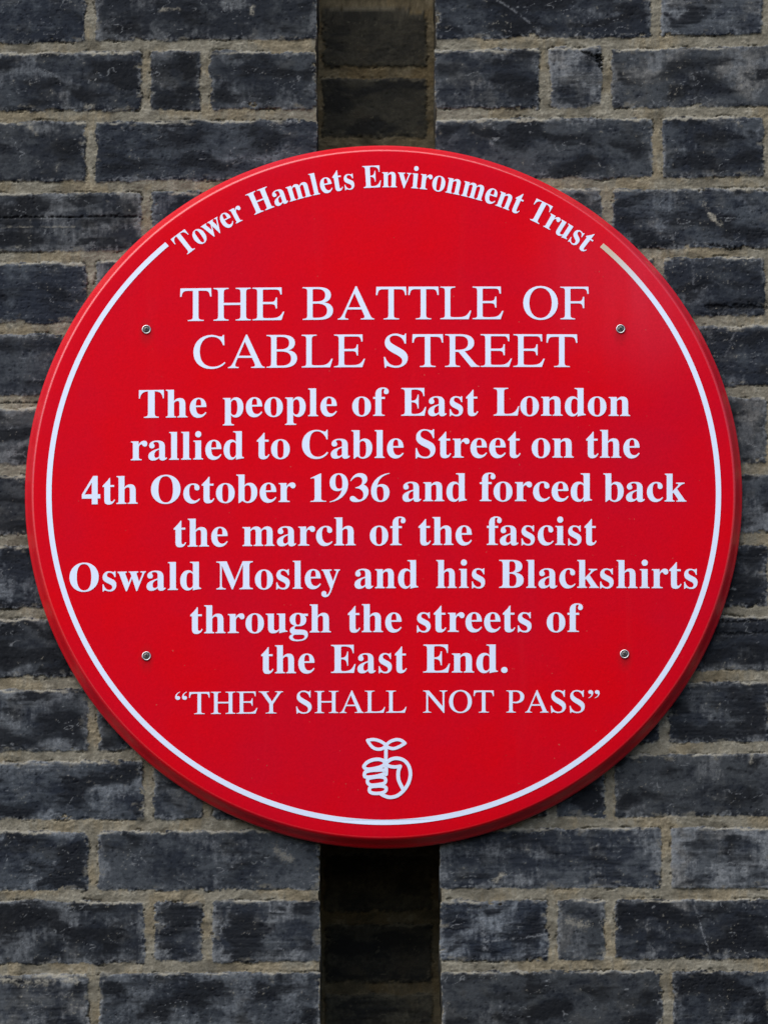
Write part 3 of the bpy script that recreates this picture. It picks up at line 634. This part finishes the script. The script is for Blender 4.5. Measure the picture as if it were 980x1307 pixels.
BOLD['9'] = (336, turned(BOLD['6'][1], 169, 227))
ROMAN = {
    'T': (611, 'M593 492H569C551 596 536 612 438 612H354V109C354 32 366 22 452 19V0H160V19C242 22 252 34 252 109V612H172C75 612 60 596 42 492H17L23 662H587Z'),
    'H': (722, 'M19 662H296V643C220 636 207 628 207 553V359H515V553C515 628 502 636 426 643V662H702V643C630 636 617 629 617 553V109C617 34 630 26 702 19V0H426V19C502 26 515 34 515 109V315H207V109C207 34 220 26 296 19V0H19V19C92 26 105 34 105 109V553C105 629 92 636 19 643Z'),
    'E': (611, 'M597 169L543 0H12V19C92 26 100 34 100 109V553C100 630 92 636 12 643V662H546L549 519H524C512 600 500 622 425 622H228C206 622 202 618 202 598V369H345C420 369 430 390 440 458H463V236H440C430 306 420 326 345 326H202V79C202 46 215 40 280 40H340C470 40 520 60 572 169Z'),
    'F': (556, 'M546 519H522C512 602 497 622 420 622H228C206 622 202 618 202 598V367H345C418 367 428 387 438 457H462V227H438C428 304 418 324 345 324H202V109C202 34 215 26 290 19V0H12V19C92 26 100 36 100 120V553C100 630 92 636 12 643V662H541Z'),
    'L': (611, 'M598 174L550 0H12V19C90 26 100 34 100 109V553C100 630 90 636 12 643V662H294V643C216 636 202 628 202 553V79C202 46 214 40 300 40H340C470 40 520 62 573 174Z'),
    'B': (667, 'M17 662H311C475 662 553 600 553 500C553 425 510 375 430 350C535 333 593 275 593 186C593 66 495 0 340 0H17V19C95 26 105 34 105 109V553C105 630 95 636 17 643ZM207 598C207 620 213 624 235 624H290C395 624 446 577 446 500C446 415 395 370 285 370H207ZM207 328H300C410 326 482 280 482 186C482 90 420 40 300 40H245C215 40 207 50 207 75Z'),
    'A': (722, 'M706 19V0H450V19C505 23 522 30 522 54C522 68 517 84 509 103L466 205H199L168 127C160 105 149 74 149 58C149 32 168 22 214 19V0H15V19C63 24 85 48 132 158L352 674H374L613 123C648 40 660 24 706 19ZM216 247H449L332 532Z'),
    'O': (722, 'M361 676C554 676 688 530 688 331C688 132 554 -14 361 -14C168 -14 34 132 34 331C34 530 168 676 361 676ZM361 638C236 638 148 520 148 331C148 142 236 24 361 24C486 24 574 142 574 331C574 520 486 638 361 638Z'),
    'C': (667, 'M606 672H584C579 648 566 638 545 638C530 638 500 645 470 656C435 668 405 676 370 676C170 676 28 530 28 325C28 125 165 -14 358 -14C475 -14 565 25 633 105L615 123C545 55 475 30 395 30C240 30 148 140 148 340C148 530 240 638 375 638C480 638 552 585 588 464H613Z'),
    'S': (556, 'M460 676H438C435 650 427 640 410 640C400 640 385 645 362 654C325 669 295 676 260 676C145 676 62 602 62 495C62 400 115 345 245 270C355 208 388 175 388 122C388 62 342 24 272 24C182 24 108 80 68 203H44L62 -13H84C86 10 94 20 108 20C120 20 138 14 160 6C195 -8 230 -14 268 -14C398 -14 491 66 491 180C491 272 445 328 315 400C192 467 150 505 150 560C150 605 188 638 245 638C335 638 405 585 432 472H456Z'),
    'R': (667, 'M17 662H299C468 662 559 600 559 487C559 395 495 332 382 319L560 92C598 44 620 24 659 19V0H499L270 304H207V109C207 34 219 26 294 19V0H17V19C97 26 105 36 105 118V553C105 630 95 636 17 643ZM207 597C207 619 214 624 238 624H285C398 624 447 575 447 486C447 385 385 345 270 345H207Z'),
    'P': (556, 'M16 662H287C445 662 542 590 542 470C542 350 440 280 300 280C265 280 240 282 202 286V109C202 34 213 26 290 19V0H16V19C92 26 100 36 100 118V553C100 630 90 636 16 643ZM202 596C202 618 208 624 232 624H275C380 624 428 570 428 472C428 370 375 322 265 322C240 322 225 323 202 326Z'),
    'N': (722, 'M12 662H185L574 185V540C574 618 556 638 485 643V662H707V643C643 638 624 618 624 540V-11H604L158 537V122C158 42 176 24 247 19V0H12V19C85 24 107 42 107 122V596C80 630 60 641 12 643Z'),
    'Y': (722, 'M703 662V643C660 638 640 620 600 560L421 280V109C421 34 433 26 515 19V0H214V19C304 26 319 36 319 118V285L127 578C90 630 68 640 22 643V662H305V643C255 641 240 634 240 616C240 603 247 588 257 572L392 358L525 570C538 590 544 603 544 615C544 634 525 641 478 643V662Z'),
    '”': (444, 'M180 596C180 520 132 465 46 433L41 446C102 480 129 510 129 545C129 560 122 566 110 566C105 566 102 564 92 564C62 564 41 588 41 618C41 652 67 676 104 676C150 676 180 645 180 596ZM372 596C372 520 324 465 238 433L233 446C294 480 321 510 321 545C321 560 314 566 302 566C297 566 294 564 284 564C254 564 233 588 233 618C233 652 259 676 296 676C342 676 372 645 372 596Z'),
}
ROMAN['“'] = (444, turned(ROMAN['”'][1], 222, 554))


def word(font, text, track=0.0):
    """outlines of a word with its ink starting at x = 0; returns outlines and ink width"""
    x, outs = 0.0, []
    for ch in text:
        adv, path = font[ch]
        outs += [[(px + x, py) for px, py in o] for o in parse(path)]
        x += adv + track
    lo = min(p[0] for o in outs for p in o); hi = max(p[0] for o in outs for p in o)
    return [[(px - lo, py) for px, py in o] for o in outs], hi - lo


RAISE = .00035


def flat_mesh(name, outlines):
    """closed outlines in wall coordinates (x, z) -> a thin raised sheet lying on the domed face"""
    cu = bpy.data.curves.new(name, 'CURVE'); cu.dimensions = '2D'; cu.fill_mode = 'BOTH'; cu.extrude = .0002
    for o in outlines:
        sp = cu.splines.new('POLY'); sp.points.add(len(o) - 1); sp.use_cyclic_u = True
        for pt, (x, z) in zip(sp.points, o): pt.co = ((x - PC[0]) * 10, (z - PC[1]) * 10, 0, 1)
    tmp = bpy.data.objects.new(name, cu); COL.objects.link(tmp)
    bpy.context.view_layer.update()
    me = bpy.data.meshes.new_from_object(tmp.evaluated_get(bpy.context.evaluated_depsgraph_get()))
    bpy.data.objects.remove(tmp); bpy.data.curves.remove(cu)
    me.name = name
    for v in me.vertices:
        x, z = PC[0] + v.co.x / 10, PC[1] + v.co.y / 10
        front = v.co.z > 0
        v.co = (x, face_y(x, z) - (RAISE if front else -.0004), z)
    bm_fix(me, False)
    return me


def text_line(font, cap, words, y_left, y_right, cap_px, label, fat=0.0):
    outs = []
    for text, x0, x1 in words:
        o, w = word(font, text)
        def base(px): return y_left + (y_right - y_left) * (px - 90) / 800.0
        for path in o:
            q = []
            for ux, uy in path:
                px = x0 + ux / w * (x1 - x0)
                q.append(at(px, base(px) - uy / cap * cap_px, FACE_Y))
            outs.append(q)
    ob = link('lettering', flat_mesh('lettering', outs), WHITE_M, plaque)
    ob['label'] = label


text_line(ROMAN, 662, [('THE', 230, 363), ('BATTLE', 386.3, 642.3), ('OF', 667.5, 751)], 411.6, 408.2, 42, 'white line THE BATTLE OF')
text_line(ROMAN, 662, [('CABLE', 247, 466), ('STREET', 489.8, 736.5)], 472.6, 469.6, 42, 'white line CABLE STREET')
text_line(BOLD, 455, [('The', 177.5, 263.7), ('people', 284.6, 430), ('of', 449.6, 496), ('East', 512, 610), ('London', 629.7, 803.8)], 535.2, 532, 35.6, 'white line The people of East London')
text_line(BOLD, 455, [('rallied', 167.2, 311.5), ('to', 328, 370), ('Cable', 385.6, 515), ('Street', 530.4, 664), ('on', 678.3, 731.8), ('the', 747.6, 816)], 589.4, 585.4, 35.6, 'white line rallied to Cable Street on the')
text_line(BOLD, 455, [('4th', 104.6, 176), ('October', 193, 377.3), ('1936', 396.4, 497), ('and', 513.6, 595.4), ('forced', 612, 755), ('back', 769.7, 875.7)], 644.8, 641, 35.6, 'white line 4th October 1936 and forced back')
text_line(BOLD, 455, [('the', 222, 290.8), ('march', 309.6, 454), ('of', 472, 517.5), ('the', 534, 602), ('fascist', 621, 761)], 700.4, 697, 35.6, 'white line the march of the fascist')
text_line(BOLD, 455, [('Oswald', 88.8, 256.8), ('Mosley', 276.3, 434), ('and', 452.5, 533.5), ('his', 556.5, 618.8), ('Blackshirts', 636.7, 890)], 755.4, 751.5, 35.6, 'white line Oswald Mosley and his Blackshirts')
text_line(BOLD, 455, [('through', 243, 422.5), ('the', 444, 512.5), ('streets', 532, 678), ('of', 697.5, 743.5)], 810.8, 807.6, 35.6, 'white line through the streets of')
text_line(BOLD, 455, [('the', 333.5, 401.5), ('East', 422.5, 519), ('End.', 540, 647.5)], 862.3, 859.3, 35.6, 'white line the East End.')
text_line(ROMAN, 662, [('“THEY', 223.7, 361.4), ('SHALL', 378, 518.7), ('NOT', 539.7, 630), ('PASS”', 646, 765)], 913.2, 910, 28, 'thin white line THEY SHALL NOT PASS in quotation marks')

# ---- the line round the rim and the words on the arc
RC = at(489.6, 628.0, FACE_Y)
RL_OUT = (at(920, 630, FACE_Y)[0] - at(59, 630, FACE_Y)[0]) / 2
RL_IN = RL_OUT - .0054


def arc_words():
    AC = at(494, 643.7, FACE_Y)                   # the words are struck from a slightly lower centre than the line
    r_base = at(494, 239.3, FACE_Y)[1] - AC[1]
    cap = .0293 * .8
    outs = []
    for text, a0, a1 in (('Tower', -38.4, -25.6), ('Hamlets', -23.9, -5.45), ('Environment', -3.85, 24.2), ('Trust', 25.9, 37.9)):
        o, w = word(BOLD, text)
        for path in o:
            q = []
            for ux, uy in path:
                a = math.radians(a0 + (a1 - a0) * ux / w); r = r_base + uy / 455 * cap
                q.append((AC[0] + r * math.sin(a), AC[1] + r * math.cos(a)))
            outs.append(q)
    return outs


ob = link('lettering', flat_mesh('lettering', arc_words()), WHITE_M, plaque)
ob['label'] = 'white curved line Tower Hamlets Environment Trust'


def border():
    a0, a1 = math.radians(41.2), math.radians(360 - 40.3)
    n = 300
    A = [a0 + (a1 - a0) * i / n for i in range(n + 1)]
    return [[(RC[0] + RL_OUT * math.sin(a), RC[1] + RL_OUT * math.cos(a)) for a in A] +
            [(RC[0] + RL_IN * math.sin(a), RC[1] + RL_IN * math.cos(a)) for a in A[::-1]]]


link('border_line', flat_mesh('border_line', border()), LINE_M, plaque)

# ---- emblem: a fist holding a seedling, line drawing
STROKES = [
    (0, 36, [(236, 216), (300, 208), (370, 226), (430, 264)]), (0, 36, [(236, 216), (262, 258), (298, 294), (345, 308), (395, 300), (430, 268)]),
    (0, 36, [(430, 264), (480, 226), (540, 209), (590, 218), (628, 246)]), (0, 36, [(430, 270), (458, 292), (505, 302), (555, 288), (600, 264), (628, 246)]),
    (0, 40, [(430, 262), (428, 400), (427, 480)]), (0, 46, [(427, 470), (430, 520), (428, 568)]),
    (1, 40, [(203, 478), (240, 440), (300, 417), (360, 414), (405, 430), (414, 462), (380, 488), (310, 508), (240, 516), (205, 500)]),
    (1, 40, [(205, 572), (215, 545), (260, 530), (330, 524), (395, 524), (422, 545), (400, 566), (330, 588), (250, 598), (212, 592)]),
    (1, 38, [(236, 638), (248, 612), (300, 600), (370, 594), (415, 606), (426, 634), (410, 660), (350, 674), (280, 680), (244, 664)]),
    (1, 38, [(256, 730), (266, 702), (310, 692), (380, 690), (424, 702), (430, 728), (410, 752), (360, 764), (300, 764), (266, 752)]),
    (0, 40, [(436, 446), (480, 414), (540, 402), (610, 420), (660, 470), (682, 540), (678, 610), (652, 680), (604, 744), (544, 790), (475, 806), (415, 792), (365, 764)]),
    (0, 38, [(436, 468), (470, 486), (510, 492), (545, 490), (579, 484)]), (0, 42, [(577, 486), (561, 525), (556, 560), (558, 610), (572, 655), (606, 722)]),
]


def smooth_path(pts, closed):
    out = []; n = len(pts)
    seg = n if closed else n - 1
    for i in range(seg):
        g = (lambda k: pts[k % n]) if closed else (lambda k: pts[min(max(k, 0), n - 1)])
        p0, p1, p2, p3 = g(i - 1), g(i), g(i + 1), g(i + 2)
        for s in range(6):
            t = s / 6
            out.append(tuple(.5 * (2 * p1[q] + (p2[q] - p0[q]) * t + (2 * p0[q] - 5 * p1[q] + 4 * p2[q] - p3[q]) * t * t +
                                   (3 * p1[q] - p0[q] - 3 * p2[q] + p3[q]) * t ** 3) for q in (0, 1)))
    if not closed: out.append(pts[-1])
    return out


def emblem_mesh():
    V, F = [], []
    for si, (closed, wid, pts) in enumerate(STROKES):
        p = smooth_path(pts, closed); n = len(p)
        lift = RAISE + si * .00002
        ring = []
        for i in range(n):
            a = p[(i - 1) % n] if closed else p[max(i - 1, 0)]; b = p[(i + 1) % n] if closed else p[min(i + 1, n - 1)]
            dx, dy = b[0] - a[0], b[1] - a[1]; l = math.hypot(dx, dy) or 1
            nx, ny = -dy / l * wid * .46, dx / l * wid * .46
            ids = []
            for sgn in (1, -1):
                x, z = at(440 + (p[i][0] + sgn * nx) / 8.167, 920 + (p[i][1] + sgn * ny) / 8.167, FACE_Y)
                for dd in (lift, -.0003):
                    ids.append(len(V)); V.append((x, face_y(x, z) - dd, z))
            ring.append(ids)
        m = n if closed else n - 1
        for i in range(m):
            a, b = ring[i], ring[(i + 1) % n]
            F += [(a[0], b[0], b[2], a[2]), (a[0], a[1], b[1], b[0]), (a[2], b[2], b[3], a[3])]
        if not closed:
            for a in (ring[0], ring[-1]): F.append((a[0], a[2], a[3], a[1]))
        # round ends
        if not closed:
            for c in (p[0], p[-1]):
                x0, z0 = at(440 + c[0] / 8.167, 920 + c[1] / 8.167, FACE_Y); rr = wid * .46 / 8.167 * .0008 * .97
                k = len(V); lift2 = lift + .000008
                for i in range(14):
                    t = 2 * math.pi * i / 14; x, z = x0 + rr * math.cos(t), z0 + rr * math.sin(t)
                    V.append((x, face_y(x, z) - lift2, z))
                F.append(tuple(range(k, k + 14)))
    me = bpy.data.meshes.new('emblem'); me.from_pydata(V, [], F); bm_fix(me, False)
    return me


ob = link('emblem', emblem_mesh(), WHITE_M, plaque)
ob['label'] = 'white outline emblem of a fist holding a seedling'


# ---- the four fixing screws, each in a raised cup washer
def lathe(name, prof, n=40):
    """profile of (radius, height towards the viewer) about the y axis"""
    V, F = [], []
    for r, h in prof:
        for i in range(n):
            a = 2 * math.pi * i / n; V.append((r * math.cos(a), -h, r * math.sin(a)))
    for k in range(len(prof) - 1):
        for i in range(n):
            j = (i + 1) % n; F.append((k * n + i, k * n + j, (k + 1) * n + j, (k + 1) * n + i))
    F.append(tuple(range(n))); F.append(tuple((len(prof) - 1) * n + i for i in range(n)))
    me = bpy.data.meshes.new(name); me.from_pydata(V, [], F); bm_fix(me)
    return me


def slot_mesh():
    w, l, h = .00062, .0021, .00016
    pts = []
    for k in range(4):
        c, s = math.cos(k * math.pi / 2), math.sin(k * math.pi / 2)
        for x, y in ((w, w), (l * .9, w * .8), (l, 0), (l * .9, -w * .8)):
            pts.append((x * c + y * s, -x * s + y * c))
    V = [(x, -h, z) for x, z in pts] + [(x, .0004, z) for x, z in pts]
    n = len(pts)
    F = [tuple(range(n))] + [(i, (i + 1) % n, n + (i + 1) % n, n + i) for i in range(n)]
    me = bpy.data.meshes.new('drive_slot'); me.from_pydata(V, [], F); bm_fix(me, False)
    return me


screw0 = None
SPOTS = [(187, 421.5, .35), (791.8, 420.8, .9), (187, 838.5, .15), (796.8, 836, .6)]
WASHER = [(.0049, -.0004), (.0049, .0004), (.0046, .0011), (.0041, .00145), (.0036, .0013), (.0033, .0007), (.0032, -.0003)]
HEAD = [(.0034, -.0002), (.0034, .0004), (.0029, .0009), (.0018, .00125), (.0006, .00135)]
for px, py, turn in SPOTS:
    x, z = at(px, py, FACE_Y)
    loc = Vector((x - PC[0], face_y(x, z) - FACE_Y, z - PC[1]))
    if screw0 is None:
        cup = bpy.data.objects.new('screw', lathe('screw', WASHER)); cup.data.materials.append(STEEL_M)
        hd = bpy.data.objects.new('screw_head', lathe('screw_head', HEAD)); hd.data.materials.append(DARK_M)
        hole = bpy.data.objects.new('drive_slot', slot_mesh()); hole.data.materials.append(HOLE_M)
        kids = [hd, hole]; screw0 = cup; src = (cup, hd, hole)
    else:
        cup = src[0].copy(); hd = src[1].copy(); hole = src[2].copy()
    COL.objects.link(cup); cup.parent = plaque; cup.location = loc
    for o, yy in ((hd, 0.0), (hole, -.00125)):
        COL.objects.link(o); o.parent = cup; o.location = (0, yy, 0); o.rotation_euler = (0, turn, 0)
